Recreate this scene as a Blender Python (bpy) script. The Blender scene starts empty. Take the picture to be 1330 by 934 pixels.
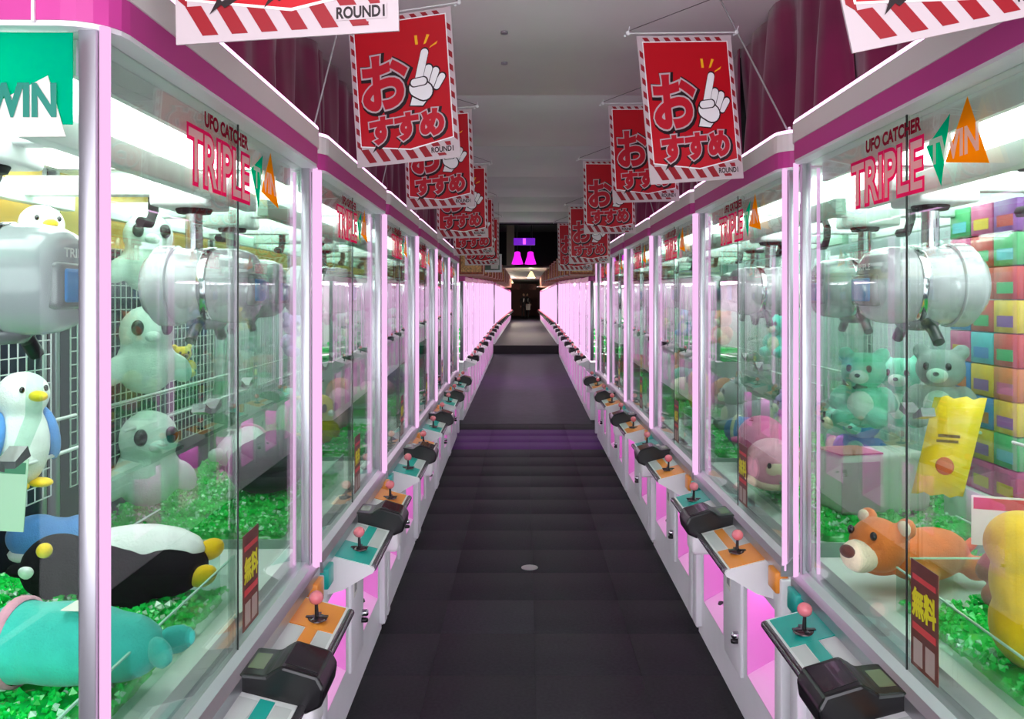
import bpy, bmesh, math, random
from mathutils import Vector, Matrix, Euler

random.seed(7)
sc = bpy.context.scene
col = sc.collection
PI = math.pi
R = math.radians

# ------------------------------------------------------------------ camera, world, exposure
FPX, U0, V0, CAMH = 1100.0, 682.0, 388.0, 1.78
cam_d = bpy.data.cameras.new('camera')
cam = bpy.data.objects.new('camera', cam_d)
col.objects.link(cam)
cam.location = (0, 0, CAMH)
cam.rotation_euler = (PI / 2, 0, 0)
cam_d.sensor_fit = 'HORIZONTAL'
cam_d.sensor_width = 36.0
cam_d.lens = 36.0 * FPX / 1330.0
cam_d.shift_x = -(U0 - 665.0) / 1330.0
cam_d.shift_y = -(467.0 - V0) / 1330.0
cam_d.clip_start = 0.05
cam_d.clip_end = 200
sc.camera = cam

world = bpy.data.worlds.new('world')
sc.world = world
world.use_nodes = True
wb = world.node_tree.nodes['Background']
wb.inputs['Color'].default_value = (0.86, 0.84, 0.92, 1)
wb.inputs['Strength'].default_value = 3.2

sc.view_settings.view_transform = 'Standard'
sc.view_settings.look = 'None'
sc.view_settings.gamma = 1.0
sc.view_settings.use_curve_mapping = False
sc.view_settings.exposure = 0.75
sc.cycles.transparent_max_bounces = 40
sc.cycles.max_bounces = 8
sc.cycles.glossy_bounces = 4
sc.cycles.diffuse_bounces = 3


def at(px, py, Y):
    """the point that a photo pixel shows at distance Y along the aisle"""
    return Vector(((px - U0) * Y / FPX, Y, CAMH - (py - V0) * Y / FPX))


# ------------------------------------------------------------------ materials
def srgb(r, g, b):
    def f(c):
        c /= 255.0
        return c / 12.92 if c <= 0.04045 else ((c + 0.055) / 1.055) ** 2.4
    return (f(r), f(g), f(b), 1)


MATS = {}


def mat(name, rgb, rough=0.5, metal=0.0, emit=None, estr=0.0, noise=0.0, nscale=20.0, bump=0.0, bscale=60.0,
        coat=0.0, spec=0.5, sheen=0.0, trans=0.0, alpha=1.0):
    if name in MATS:
        return MATS[name]
    m = bpy.data.materials.new(name)
    m.use_nodes = True
    nt = m.node_tree
    b = nt.nodes['Principled BSDF']
    c = srgb(*rgb)
    b.inputs['Base Color'].default_value = c
    b.inputs['Roughness'].default_value = rough
    b.inputs['Metallic'].default_value = metal
    b.inputs['Specular IOR Level'].default_value = spec
    b.inputs['Coat Weight'].default_value = coat
    b.inputs['Sheen Weight'].default_value = sheen
    b.inputs['Transmission Weight'].default_value = trans
    b.inputs['Alpha'].default_value = alpha
    if emit:
        b.inputs['Emission Color'].default_value = srgb(*emit)
        b.inputs['Emission Strength'].default_value = estr
    if noise or bump:
        tc = nt.nodes.new('ShaderNodeTexCoord')
    if noise:
        n = nt.nodes.new('ShaderNodeTexNoise')
        n.inputs['Scale'].default_value = nscale
        n.inputs['Detail'].default_value = 4
        nt.links.new(tc.outputs['Object'], n.inputs['Vector'])
        mr = nt.nodes.new('ShaderNodeMapRange')
        mr.inputs['From Min'].default_value = 0.3
        mr.inputs['From Max'].default_value = 0.7
        mr.inputs['To Min'].default_value = 1.0 - noise
        mr.inputs['To Max'].default_value = 1.0 + noise
        nt.links.new(n.outputs['Fac'], mr.inputs['Value'])
        mx = nt.nodes.new('ShaderNodeVectorMath')
        mx.operation = 'SCALE'
        mx.inputs[0].default_value = c[:3]
        nt.links.new(mr.outputs['Result'], mx.inputs['Scale'])
        nt.links.new(mx.outputs['Vector'], b.inputs['Base Color'])
    if bump:
        n2 = nt.nodes.new('ShaderNodeTexNoise')
        n2.inputs['Scale'].default_value = bscale
        n2.inputs['Detail'].default_value = 3
        nt.links.new(tc.outputs['Object'], n2.inputs['Vector'])
        bp = nt.nodes.new('ShaderNodeBump')
        bp.inputs['Strength'].default_value = bump
        bp.inputs['Distance'].default_value = 0.01
        nt.links.new(n2.outputs['Fac'], bp.inputs['Height'])
        nt.links.new(bp.outputs['Normal'], b.inputs['Normal'])
    MATS[name] = m
    return m


def emat(name, rgb, strength):
    if name in MATS:
        return MATS[name]
    m = bpy.data.materials.new(name)
    m.use_nodes = True
    nt = m.node_tree
    nt.nodes.clear()
    o = nt.nodes.new('ShaderNodeOutputMaterial')
    e = nt.nodes.new('ShaderNodeEmission')
    e.inputs['Color'].default_value = srgb(*rgb)
    e.inputs['Strength'].default_value = strength
    nt.links.new(e.outputs[0], o.inputs[0])
    MATS[name] = m
    return m


def gmat(name, tint, ior=1.5, rough=0.0, extra=0.0):
    """thin clear sheet: see-through with a mirror reflection that grows at grazing angles"""
    if name in MATS:
        return MATS[name]
    m = bpy.data.materials.new(name)
    m.use_nodes = True
    nt = m.node_tree
    nt.nodes.clear()
    o = nt.nodes.new('ShaderNodeOutputMaterial')
    t = nt.nodes.new('ShaderNodeBsdfTransparent')
    t.inputs['Color'].default_value = srgb(*tint)
    g = nt.nodes.new('ShaderNodeBsdfGlossy')
    g.inputs['Roughness'].default_value = rough
    lw = nt.nodes.new('ShaderNodeLayerWeight')
    lw.inputs['Blend'].default_value = 0.5
    f0 = ((ior - 1) / (ior + 1)) ** 2 + extra
    pw = nt.nodes.new('ShaderNodeMath')
    pw.operation = 'POWER'
    pw.inputs[1].default_value = 5.0
    nt.links.new(lw.outputs['Facing'], pw.inputs[0])
    ma = nt.nodes.new('ShaderNodeMath')
    ma.operation = 'MULTIPLY_ADD'
    ma.inputs[1].default_value = 1.0 - f0
    ma.inputs[2].default_value = f0
    nt.links.new(pw.outputs[0], ma.inputs[0])
    mx = nt.nodes.new('ShaderNodeMixShader')
    nt.links.new(ma.outputs[0], mx.inputs[0])
    nt.links.new(t.outputs[0], mx.inputs[1])
    nt.links.new(g.outputs[0], mx.inputs[2])
    nt.links.new(mx.outputs[0], o.inputs[0])
    MATS[name] = m
    return m


WHITE = mat('white_plastic', (242, 242, 243), 0.35, noise=0.03, nscale=6)
CAB = mat('cabinet_white', (236, 236, 240), 0.4, noise=0.04, nscale=4)
CANW = mat('canopy_white', (240, 234, 230), 0.45)
CANP = mat('canopy_pink', (206, 66, 152), 0.45)
PINKN = mat('niche_pink', (240, 156, 224), 0.4)
PINKF = mat('niche_floor_pink', (252, 205, 240), 0.4)
ALU = mat('aluminium', (190, 190, 196), 0.32, 0.85)
CHROME = mat('chrome', (200, 200, 205), 0.15, 1.0)
DARKCH = mat('dark_chrome_edge', (120, 116, 122), 0.25, 0.9)
BLACK = mat('black_plastic', (18, 18, 20), 0.28)
RUBBER = mat('black_rubber', (22, 22, 24), 0.6)
PAD = mat('reader_pad', (40, 38, 44), 0.12, coat=0.6)
LCD = mat('reader_display', (120, 134, 104), 0.2)
TEAL = mat('panel_teal', (26, 178, 166), 0.3)
ORANGE = mat('panel_orange', (250, 156, 60), 0.3)
BALL = mat('joystick_ball', (242, 128, 140), 0.25, coat=0.5)
DISC = mat('joystick_disc', (70, 44, 50), 0.15, coat=0.8)
GLASS = gmat('clear_glass', (246, 250, 248), 1.5, extra=0.045)
SGLASS = gmat('side_glass', (244, 250, 247), 1.5, extra=-0.03)
ACRY = gmat('clear_acrylic', (236, 250, 244), 1.45)
ACRYE = mat('acrylic_edge', (190, 245, 220), 0.2)
LED = emat('pink_led', (212, 166, 206), 0.92)
LED2 = emat('pink_led_thin', (222, 172, 218), 1.0)
LEDTOP = emat('canopy_led', (250, 190, 244), 2.0)
LAMPW = emat('interior_lamp', (244, 255, 251), 4.4)
NLED = emat('niche_led', (255, 196, 248), 4.5)
SEAM = mat('seam_black', (24, 28, 26), 0.4)
TRAY = mat('tray_white', (236, 246, 240), 0.35)
GREEN = mat('green_crystal', (4, 205, 70), 0.12, noise=0.35, nscale=14, coat=0.5)
GREENB = mat('green_bead', (14, 232, 88), 0.08, coat=0.6)
CLEARB = mat('clear_bead', (208, 250, 222), 0.08, coat=0.6)
NAVY = mat('back_navy', (36, 40, 62), 0.5, noise=0.2, nscale=3)
PALE = mat('back_pale', (218, 216, 226), 0.4, noise=0.08, nscale=2)
YBAND = mat('back_yellow', (214, 176, 84), 0.5, noise=0.15, nscale=3)
WIRE = mat('white_wire', (228, 232, 232), 0.35)
GREY = mat('claw_grey', (168, 170, 174), 0.22, coat=0.5)
GREYD = mat('claw_dark_grey', (116, 116, 120), 0.25, coat=0.4)
BLUE = mat('claw_blue', (58, 132, 200), 0.2, coat=0.4)
def tmat(name, rgb):
    m = bpy.data.materials.new(name)
    m.use_nodes = True
    nt = m.node_tree
    nt.nodes.clear()
    o = nt.nodes.new('ShaderNodeOutputMaterial')
    d = nt.nodes.new('ShaderNodeBsdfDiffuse')
    t = nt.nodes.new('ShaderNodeBsdfTranslucent')
    for q in (d, t):
        q.inputs['Color'].default_value = srgb(*rgb)
    mx = nt.nodes.new('ShaderNodeMixShader')
    mx.inputs[0].default_value = 0.6
    nt.links.new(d.outputs[0], mx.inputs[1])
    nt.links.new(t.outputs[0], mx.inputs[2])
    nt.links.new(mx.outputs[0], o.inputs[0])
    return m


DTP, DTW, DTT, DTO = tmat('decal_pink', (250, 60, 140)), tmat('decal_white', (255, 252, 248)), tmat('decal_teal', (0, 205, 165)), tmat('decal_orange', (255, 176, 26))
DTD = tmat('decal_dark_red', (186, 50, 76))
TXTP = mat('text_pink', (236, 44, 116), 0.4)
TXTD = mat('text_dark_red', (170, 50, 72), 0.4)
TXTW = mat('text_white', (250, 250, 248), 0.4)
TEALS = mat('sign_teal', (0, 172, 140), 0.35)
TEALT = mat('sign_teal_dark', (0, 128, 108), 0.35)
ORS = mat('sign_orange', (252, 160, 22), 0.35)
WARM = mat('sign_white', (226, 224, 214), 0.4)
BRED = mat('banner_red', (196, 18, 32), 0.35)
BRED2 = mat('banner_stripe_red', (150, 18, 30), 0.4)
BGLY = mat('banner_letter_red', (196, 26, 44), 0.4)
BWHI = mat('banner_white', (202, 187, 189), 0.35)
BBLK = mat('banner_black', (30, 14, 16), 0.45)
YEL = mat('banner_yellow', (250, 190, 30), 0.4)
BROWN = mat('notice_brown', (108, 58, 46), 0.4, noise=0.15, nscale=20)
NYEL = mat('notice_yellow', (232, 226, 24), 0.4)
NRED = mat('notice_red', (214, 70, 70), 0.4)
CORD = mat('pole_grey', (178, 176, 176), 0.35, 0.4)
THREAD = mat('cord_dark', (96, 90, 90), 0.6)
CLIP = mat('clip_white', (232, 232, 232), 0.3)


# ------------------------------------------------------------------ mesh building
class MB:
    def __init__(self):
        self.v, self.f, self.sm = [], [], []

    def add(self, vs, fs, smooth=False, M=None):
        o = len(self.v)
        for p in vs:
            p = Vector(p)
            self.v.append(tuple(M @ p) if M is not None else tuple(p))
        for f in fs:
            self.f.append(tuple(i + o for i in f))
            self.sm.append(smooth)
        return self

    def box(self, x0, x1, y0, y1, z0, z1, M=None):
        vs = [(x0, y0, z0), (x1, y0, z0), (x1, y1, z0), (x0, y1, z0), (x0, y0, z1), (x1, y0, z1), (x1, y1, z1), (x0, y1, z1)]
        fs = [(0, 3, 2, 1), (4, 5, 6, 7), (0, 1, 5, 4), (1, 2, 6, 5), (2, 3, 7, 6), (3, 0, 4, 7)]
        return self.add(vs, fs, False, M)

    def bbox(self, x0, x1, y0, y1, z0, z1, b=0.006, seg=2):
        bm = bmesh.new()
        bmesh.ops.create_cube(bm, size=1)
        for v in bm.verts:
            v.co = Vector((x0 + (v.co.x + .5) * (x1 - x0), y0 + (v.co.y + .5) * (y1 - y0), z0 + (v.co.z + .5) * (z1 - z0)))
        bmesh.ops.bevel(bm, geom=bm.edges[:], offset=b, segments=seg, affect='EDGES', profile=0.5)
        bm.verts.index_update()
        self.add([v.co for v in bm.verts], [[v.index for v in f.verts] for f in bm.faces], True)
        bm.free()
        return self

    def prism(self, poly, axis, a, b, smooth=False, M=None):
        """poly in the two other axes (order x,y,z without axis), extruded from a to b"""
        n = len(poly)

        def P(p, t):
            if axis == 'x':
                return (t, p[0], p[1])
            if axis == 'y':
                return (p[0], t, p[1])
            return (p[0], p[1], t)
        vs = [P(p, a) for p in poly] + [P(p, b) for p in poly]
        fs = [tuple(range(n)), tuple(range(2 * n - 1, n - 1, -1))]
        fs += [(i, (i + 1) % n, n + (i + 1) % n, n + i) for i in range(n)]
        return self.add(vs, fs, smooth, M)

    def cyl(self, p0, p1, r, n=10, r1=None, caps=True):
        p0, p1 = Vector(p0), Vector(p1)
        r1 = r if r1 is None else r1
        d = (p1 - p0).normalized()
        q = d.to_track_quat('Z', 'Y').to_matrix()
        vs, fs = [], []
        for (p, rr) in ((p0, r), (p1, r1)):
            for i in range(n):
                a = 2 * PI * i / n
                vs.append(p + q @ Vector((math.cos(a) * rr, math.sin(a) * rr, 0)))
        for i in range(n):
            fs.append((i, (i + 1) % n, n + (i + 1) % n, n + i))
        self.add(vs, fs, True)
        if caps:
            self.add(vs[:n], [tuple(range(n - 1, -1, -1))])
            self.add(vs[n:], [tuple(range(n))])
        return self

    def tube(self, pts, r, n=8):
        for a, b in zip(pts[:-1], pts[1:]):
            self.cyl(a, b, r, n)
        for p in pts[1:-1]:
            self.ell(p, (r, r, r), 6, 4)
        return self

    def ell(self, c, rad, nu=14, nv=9, rot=None):
        q = Euler(rot).to_matrix() if rot else Matrix.Identity(3)
        c = Vector(c)
        vs, fs = [], []
        vs.append(c + q @ Vector((0, 0, -rad[2])))
        for j in range(1, nv):
            t = -PI / 2 + PI * j / nv
            for i in range(nu):
                a = 2 * PI * i / nu
                vs.append(c + q @ Vector((rad[0] * math.cos(t) * math.cos(a), rad[1] * math.cos(t) * math.sin(a), rad[2] * math.sin(t))))
        vs.append(c + q @ Vector((0, 0, rad[2])))
        for i in range(nu):
            fs.append((0, 1 + (i + 1) % nu, 1 + i))
            for j in range(nv - 2):
                a, b = 1 + j * nu, 1 + (j + 1) * nu
                fs.append((a + i, a + (i + 1) % nu, b + (i + 1) % nu, b + i))
            fs.append((len(vs) - 1, 1 + (nv - 2) * nu + i, 1 + (nv - 2) * nu + (i + 1) % nu))
        return self.add(vs, fs, True)

    def lathe(self, prof, c=(0, 0, 0), n=24, rot=None, sy=1.0):
        """profile of (radius, height) about local z"""
        q = Euler(rot).to_matrix() if rot else Matrix.Identity(3)
        c = Vector(c)
        vs, fs = [], []
        for (r, h) in prof:
            for i in range(n):
                a = 2 * PI * i / n
                vs.append(c + q @ Vector((r * math.cos(a), r * math.sin(a) * sy, h)))
        for j in range(len(prof) - 1):
            for i in range(n):
                fs.append((j * n + i, j * n + (i + 1) % n, (j + 1) * n + (i + 1) % n, (j + 1) * n + i))
        return self.add(vs, fs, True)

    def mesh(self, name):
        me = bpy.data.meshes.new(name)
        me.from_pydata(self.v, [], self.f)
        me.polygons.foreach_set('use_smooth', self.sm)
        bm = bmesh.new()
        bm.from_mesh(me)
        bmesh.ops.recalc_face_normals(bm, faces=bm.faces[:])
        bm.to_mesh(me)
        bm.free()
        me.update()
        return me

    def build(self, name, m, parent=None, loc=None, rot=None):
        me = self.mesh(name)
        return link(name, me, m, parent, loc, rot)


def link(name, me, m, parent=None, loc=None, rot=None):
    o = bpy.data.objects.new(name, me)
    col.objects.link(o)
    if m is not None and not me.materials:
        me.materials.append(m)
    if parent is not None:
        o.parent = parent
    if loc is not None:
        o.location = loc
    if rot is not None:
        o.rotation_euler = rot
    return o


def tag(o, label=None, cat=None, group=None, kind=None):
    if label:
        o['label'] = label
    if cat:
        o['category'] = cat
    if group:
        o['group'] = group
    if kind:
        o['kind'] = kind
    return o


def empty(name, loc=(0, 0, 0), rot=(0, 0, 0)):
    o = bpy.data.objects.new(name, None)
    col.objects.link(o)
    o.location = loc
    o.rotation_euler = rot
    o.empty_display_size = 0.1
    return o


def copy_tree(o, parent=None, skip=()):
    c = o.copy()
    col.objects.link(c)
    c.parent = parent
    for ch in list(o.children):
        if ch.name.split('.')[0] not in skip:
            copy_tree(ch, c, skip)
    return c


ORD = ['first', 'second', 'third', 'fourth', 'fifth', 'sixth', 'seventh', 'eighth', 'ninth', 'tenth', 'eleventh', 'twelfth',
       'thirteenth', 'fourteenth', 'fifteenth', 'sixteenth', 'seventeenth', 'eighteenth', 'nineteenth', 'twentieth',
       'twenty-first', 'twenty-second', 'twenty-third', 'twenty-fourth', 'twenty-fifth', 'twenty-sixth', 'twenty-seventh', 'twenty-eighth']

# ------------------------------------------------------------------ lettering
_tc = {}


def text_verts(s, bevel):
    k = (s, round(bevel, 4))
    if k in _tc:
        return _tc[k]
    cu = bpy.data.curves.new('lettering', 'FONT')
    cu.body = s
    cu.size = 1.0
    cu.resolution_u = 4
    cu.bevel_depth = bevel
    cu.bevel_resolution = 1
    cu.fill_mode = 'BOTH'
    ob = bpy.data.objects.new('lettering', cu)
    col.objects.link(ob)
    dg = bpy.context.evaluated_depsgraph_get()
    me = bpy.data.meshes.new_from_object(ob.evaluated_get(dg))
    r = ([tuple(v.co) for v in me.vertices], [tuple(p.vertices) for p in me.polygons])
    bpy.data.meshes.remove(me)
    bpy.data.objects.remove(ob)
    bpy.data.curves.remove(cu)
    _tc[k] = r
    return r


def lettering(name, s, box, y, m, parent, grow=0.0, shift=(0, 0), slant=0.0, skew=0.0):
    """flat letters in the parent's XZ plane at depth y, fitted to box = x0, z0, x1, z1"""
    v0, _ = text_verts(s, 0.0)
    xs = [p[0] for p in v0]
    ys = [p[1] for p in v0]
    ax, bx, ay, by = min(xs), max(xs), min(ys), max(ys)
    sx = (box[2] - box[0]) / (bx - ax)
    sz = (box[3] - box[1]) / (by - ay)
    v, f = text_verts(s, grow / (0.5 * (sx + sz)) if grow else 0.0)
    if grow:
        # keep sharp stroke ends from shooting out
        lim = 1.25 * grow / (0.5 * (sx + sz))
        base = [Vector((q[0], q[1])) for q in v0]
        w = []
        for p in v:
            pv = Vector((p[0], p[1]))
            nb = min(base, key=lambda q: (q - pv).length_squared)
            d = pv - nb
            if d.length > 2.2 * lim:
                pv = nb + d * (lim / d.length)
            w.append((pv.x, pv.y, p[2]))
        v = w
    out = []
    for p in v:
        X = box[0] + (p[0] - ax) * sx
        Z = box[1] + (p[1] - ay) * sz
        X += slant * (Z - box[1])
        Z += skew * (X - box[0])
        out.append((X + shift[0], y + p[2] * 0.0005, Z + shift[1]))
    me = bpy.data.meshes.new(name)
    me.from_pydata(out, [], f)
    return link(name, me, m, parent)


def flat(name, polys, y, m, parent, th=0.0006):
    b = MB()
    for p in polys:
        b.prism(p, 'y', y, y + th)
    return b.build(name, m, parent)


def capsule(p0, p1, r, n=8):
    p0, p1 = Vector(p0), Vector(p1)
    d = (p1 - p0).normalized() if (p1 - p0).length > 1e-6 else Vector((1, 0))
    a0 = math.atan2(d.y, d.x)
    pts = []
    for i in range(n + 1):
        a = a0 - PI / 2 + PI * i / n
        pts.append((p1.x + r * math.cos(a), p1.y + r * math.sin(a)))
    for i in range(n + 1):
        a = a0 + PI / 2 + PI * i / n
        pts.append((p0.x + r * math.cos(a), p0.y + r * math.sin(a)))
    return pts


def disc(c, rx, ry, n=18):
    return [(c[0] + rx * math.cos(2 * PI * i / n), c[1] + ry * math.sin(2 * PI * i / n)) for i in range(n)]


# ------------------------------------------------------------------ the room
def floor_z(Y):
    if Y < 12.0:
        return 0.0
    if Y < 24.5:
        return 0.18 * (Y - 12.0) / 12.5
    return 0.43


SUB = mat('floor_dark', (38, 37, 42), 0.75, noise=0.1, nscale=5)
b = MB()
b.prism([(-2.0, -0.3), (-2.0, -0.006), (12.0, -0.006), (24.5, 0.174), (24.5, -0.3)], 'x', -2.6, 2.6)
floor = tag(b.build('floor', SUB), kind='structure')
RISER = mat('riser_black', (17, 17, 20), 0.6)
b = MB()
b.box(-2.6, 2.6, 24.5, 66, -0.3, 0.43)
fb = tag(b.build('floor_raised', mat('floor_far', (52, 52, 60), 0.7, noise=0.15, nscale=2)), kind='structure')
b = MB()
b.box(-0.95, 0.95, 24.46, 24.5, 0.17, 0.432)
b.build('step_riser', RISER, fb)
# carpet tiles, half a metre square, in a few shades of charcoal
CT = [mat('carpet_%d' % i, c, 0.85, noise=0.22, nscale=60, bump=0.3, bscale=300, spec=0.25)
      for i, c in enumerate([(40, 39, 43), (43, 42, 46), (37, 36, 40), (46, 45, 50)])]
CP = mat('carpet_purple', (84, 46, 104), 0.8, noise=0.2, nscale=60, spec=0.25)  # band of purple lamp light across the aisle, painted into the tile colour
tile_me = {}
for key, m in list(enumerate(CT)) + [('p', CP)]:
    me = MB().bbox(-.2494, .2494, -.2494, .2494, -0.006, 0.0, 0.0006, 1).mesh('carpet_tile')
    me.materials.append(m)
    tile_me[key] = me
for j in range(24):
    Y = 0.25 + 0.5 * j
    for i in range(4):
        X = -0.70 + 0.5 * i
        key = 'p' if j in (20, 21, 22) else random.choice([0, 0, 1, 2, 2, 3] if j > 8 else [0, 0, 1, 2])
        o = bpy.data.objects.new('carpet_tile', tile_me[key])
        col.objects.link(o)
        o.parent = floor
        o.location = (X, Y, 0)
b = MB()
b.prism([(12.0, -0.004), (24.46, 0.1755), (24.46, 0.185), (12.0, 0.004)], 'x', -0.95, 0.95)
b.build('carpet_runner', mat('carpet_far', (60, 58, 68), 0.8, noise=0.15, nscale=8), floor)
b = MB()
b.cyl((0.03, 5.6, 0.0), (0.03, 5.6, 0.004), 0.055, 20)
b.build('floor_socket_cover', ALU, floor)

# ceiling: panels with open joints, then the dark hall beyond
CEILZ = 3.21
CEIL = [mat('ceiling_%d' % i, c, 0.6, noise=0.03, nscale=1.5) for i, c in enumerate([(238, 234, 232), (230, 226, 226), (222, 219, 220)])]
b = MB()
b.box(-2.7, 2.7, -2, 16.5, CEILZ + 0.02, CEILZ + 0.12)
ceil = tag(b.build('ceiling', mat('ceiling_joint', (70, 68, 70), 0.8)), kind='structure')
for j in range(9):
    y0 = -2.0 + 1.99 * j
    MB().bbox(-1.28, 1.28, y0 + 0.006, min(y0 + 1.984, 16.5), CEILZ, CEILZ + 0.024, 0.003, 1).build('ceiling_panel', CEIL[(0, 1, 2, 0, 1, 2, 2, 1, 2)[j]], ceil)
for (px, py) in ((655, 41), (655, 81)):
    Y = (CEILZ - CAMH) * FPX / (V0 - py)
    MB().cyl((at(px, py, Y).x, Y, CEILZ), (at(px, py, Y).x, Y, CEILZ - 0.012), 0.02, 12).build('ceiling_nozzle', ALU, ceil)
HALL = mat('hall_black', (20, 18, 22), 0.8)
MB().box(-2.7, 2.7, 16.5, 32, 4.3, 4.4).build('ceiling_hall', HALL)
MB().box(-2.7, 2.7, 32, 66, 2.95, 3.05).build('ceiling_far', mat('ceiling_far_grey', (150, 140, 136), 0.7))
MB().box(-2.7, 2.7, 32, 32.1, 3.0, 4.4).build('wall_bulkhead_far', HALL)
MB().box(-2.7, 2.7, 16.4, 16.5, CEILZ, 4.4).build('wall_bulkhead_near', HALL)
MB().box(-2.75, -2.65, -2, 66, 0, 4.4).build('wall_left', mat('wall_dark', (46, 38, 48), 0.8))
MB().box(2.65, 2.75, -2, 66, 0, 4.4).build('wall_right', mat('wall_dark', (46, 38, 48), 0.8))
MB().box(-2.7, 2.7, 65.9, 66, 0, 3.2).build('wall_end', mat('wall_end_dark', (120, 84, 80), 0.7))
for n in ('ceiling_hall', 'ceiling_far', 'wall_bulkhead_far', 'wall_bulkhead_near', 'wall_left', 'wall_right', 'wall_end'):
    bpy.data.objects[n]['kind'] = 'structure'

# maroon drapes hanging above the machines
DRAPE = mat('drape_maroon', (140, 30, 82), 0.42, noise=0.25, nscale=3, sheen=0.3)
def drape_mesh(seed, w, h):
    rnd = random.Random(seed)
    ph = [rnd.uniform(0, 6.28) for _ in range(5)]
    nx, nz = 44, 10
    vs, fs = [], []
    for j in range(nz + 1):
        t = j / nz
        for i in range(nx + 1):
            s = i / nx
            d = 0.045 * math.sin(s * 26 + ph[0] + 0.9 * math.sin(t * 2 + ph[1])) + 0.03 * math.sin(s * 11 + ph[2] + t * 1.5) + 0.012 * math.sin(s * 60 + ph[3])
            d *= 0.45 + 0.55 * t
            vs.append(((s - .5) * w, d, h * (1 - t)))
    for j in range(nz):
        for i in range(nx):
            a = j * (nx + 1) + i
            fs.append((a, a + 1, a + nx + 2, a + nx + 1))
    me = bpy.data.meshes.new('drape')
    me.from_pydata(vs, [], fs)
    for p in me.polygons:
        p.use_smooth = True
    me.materials.append(DRAPE)
    return me
dm = [drape_mesh(i, 1.61, CEILZ - 2.40) for i in range(3)]
for side, sx in (('left', -1), ('right', 1)):
    for k in range(9):
        o = bpy.data.objects.new('drape', dm[k % 3])
        col.objects.link(o)
        o.location = (sx * (1.24 if sx > 0 else 1.2), 0.85 + 1.6 * k, 2.40)
        o.rotation_euler = (0, 0, PI / 2 * -sx)
        mod = o.modifiers.new('thickness', 'SOLIDIFY')
        mod.thickness = 0.004
        tag(o, 'maroon satin drape hung above the %s row, %s from the camera' % (side, ORD[k]), 'curtain', 'maroon drapes above the machines')

# ------------------------------------------------------------------ claw machine
HW = 0.775        # half width of the cabinet
DEP = 0.95        # depth behind the glass
ZG0, ZG1 = 0.83, 2.234
BED = 0.93


def rrect(x0, x1, y0, y1, r, n=5, back=0.02):
    """rounded rectangle in plan; the front (low y) corners get r, the back ones a small radius"""
    pts = []
    for (cx, cy, a0, rr) in ((x0 + r, y0 + r, PI, r), (x1 - r, y0 + r, 1.5 * PI, r), (x1 - back, y1 - back, 0, back), (x0 + back, y1 - back, PI / 2, back)):
        for i in range(n + 1):
            a = a0 + PI / 2 * i / n
            pts.append((cx + rr * math.cos(a), cy + rr * math.sin(a)))
    return pts


def console_pt(x, t, h=0.0):
    y = -0.005 - 0.165 * t
    z = 0.805 - 0.045 * t
    nx = Vector((0, -0.045, 0.165)).normalized()
    return Vector((x, y, z)) + nx * h


def slab(b, x0, x1, t0, t1, h0, h1):
    vs = [console_pt(x0, t0, h0), console_pt(x1, t0, h0), console_pt(x1, t1, h0), console_pt(x0, t1, h0),
          console_pt(x0, t0, h1), console_pt(x1, t0, h1), console_pt(x1, t1, h1), console_pt(x0, t1, h1)]
    return b.add(vs, [(0, 3, 2, 1), (4, 5, 6, 7), (0, 1, 5, 4), (1, 2, 6, 5), (2, 3, 7, 6), (3, 0, 4, 7)])


def bead_mesh(x0, x1, y0, y1, n, seed, r0, r1, z):
    rnd = random.Random(seed)
    b = MB()
    oc = [(1, 0, 0), (0, 1, 0), (-1, 0, 0), (0, -1, 0), (0, 0, 1), (0, 0, -1)]
    of = [(0, 1, 4), (1, 2, 4), (2, 3, 4), (3, 0, 4), (1, 0, 5), (2, 1, 5), (3, 2, 5), (0, 3, 5)]
    for _ in range(n):
        c = Vector((rnd.uniform(x0, x1), rnd.uniform(y0, y1), 0))
        c.z = z + 0.012 * math.sin(c.x * 23 + seed) * math.sin(c.y * 19 + 1) + rnd.uniform(0.0, 0.012)
        q = Euler((rnd.uniform(0, 6), rnd.uniform(0, 6), rnd.uniform(0, 6))).to_matrix()
        s = rnd.uniform(r0, r1)
        b.add([c + q @ (Vector(p) * s) for p in oc], of)
    return b


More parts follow.
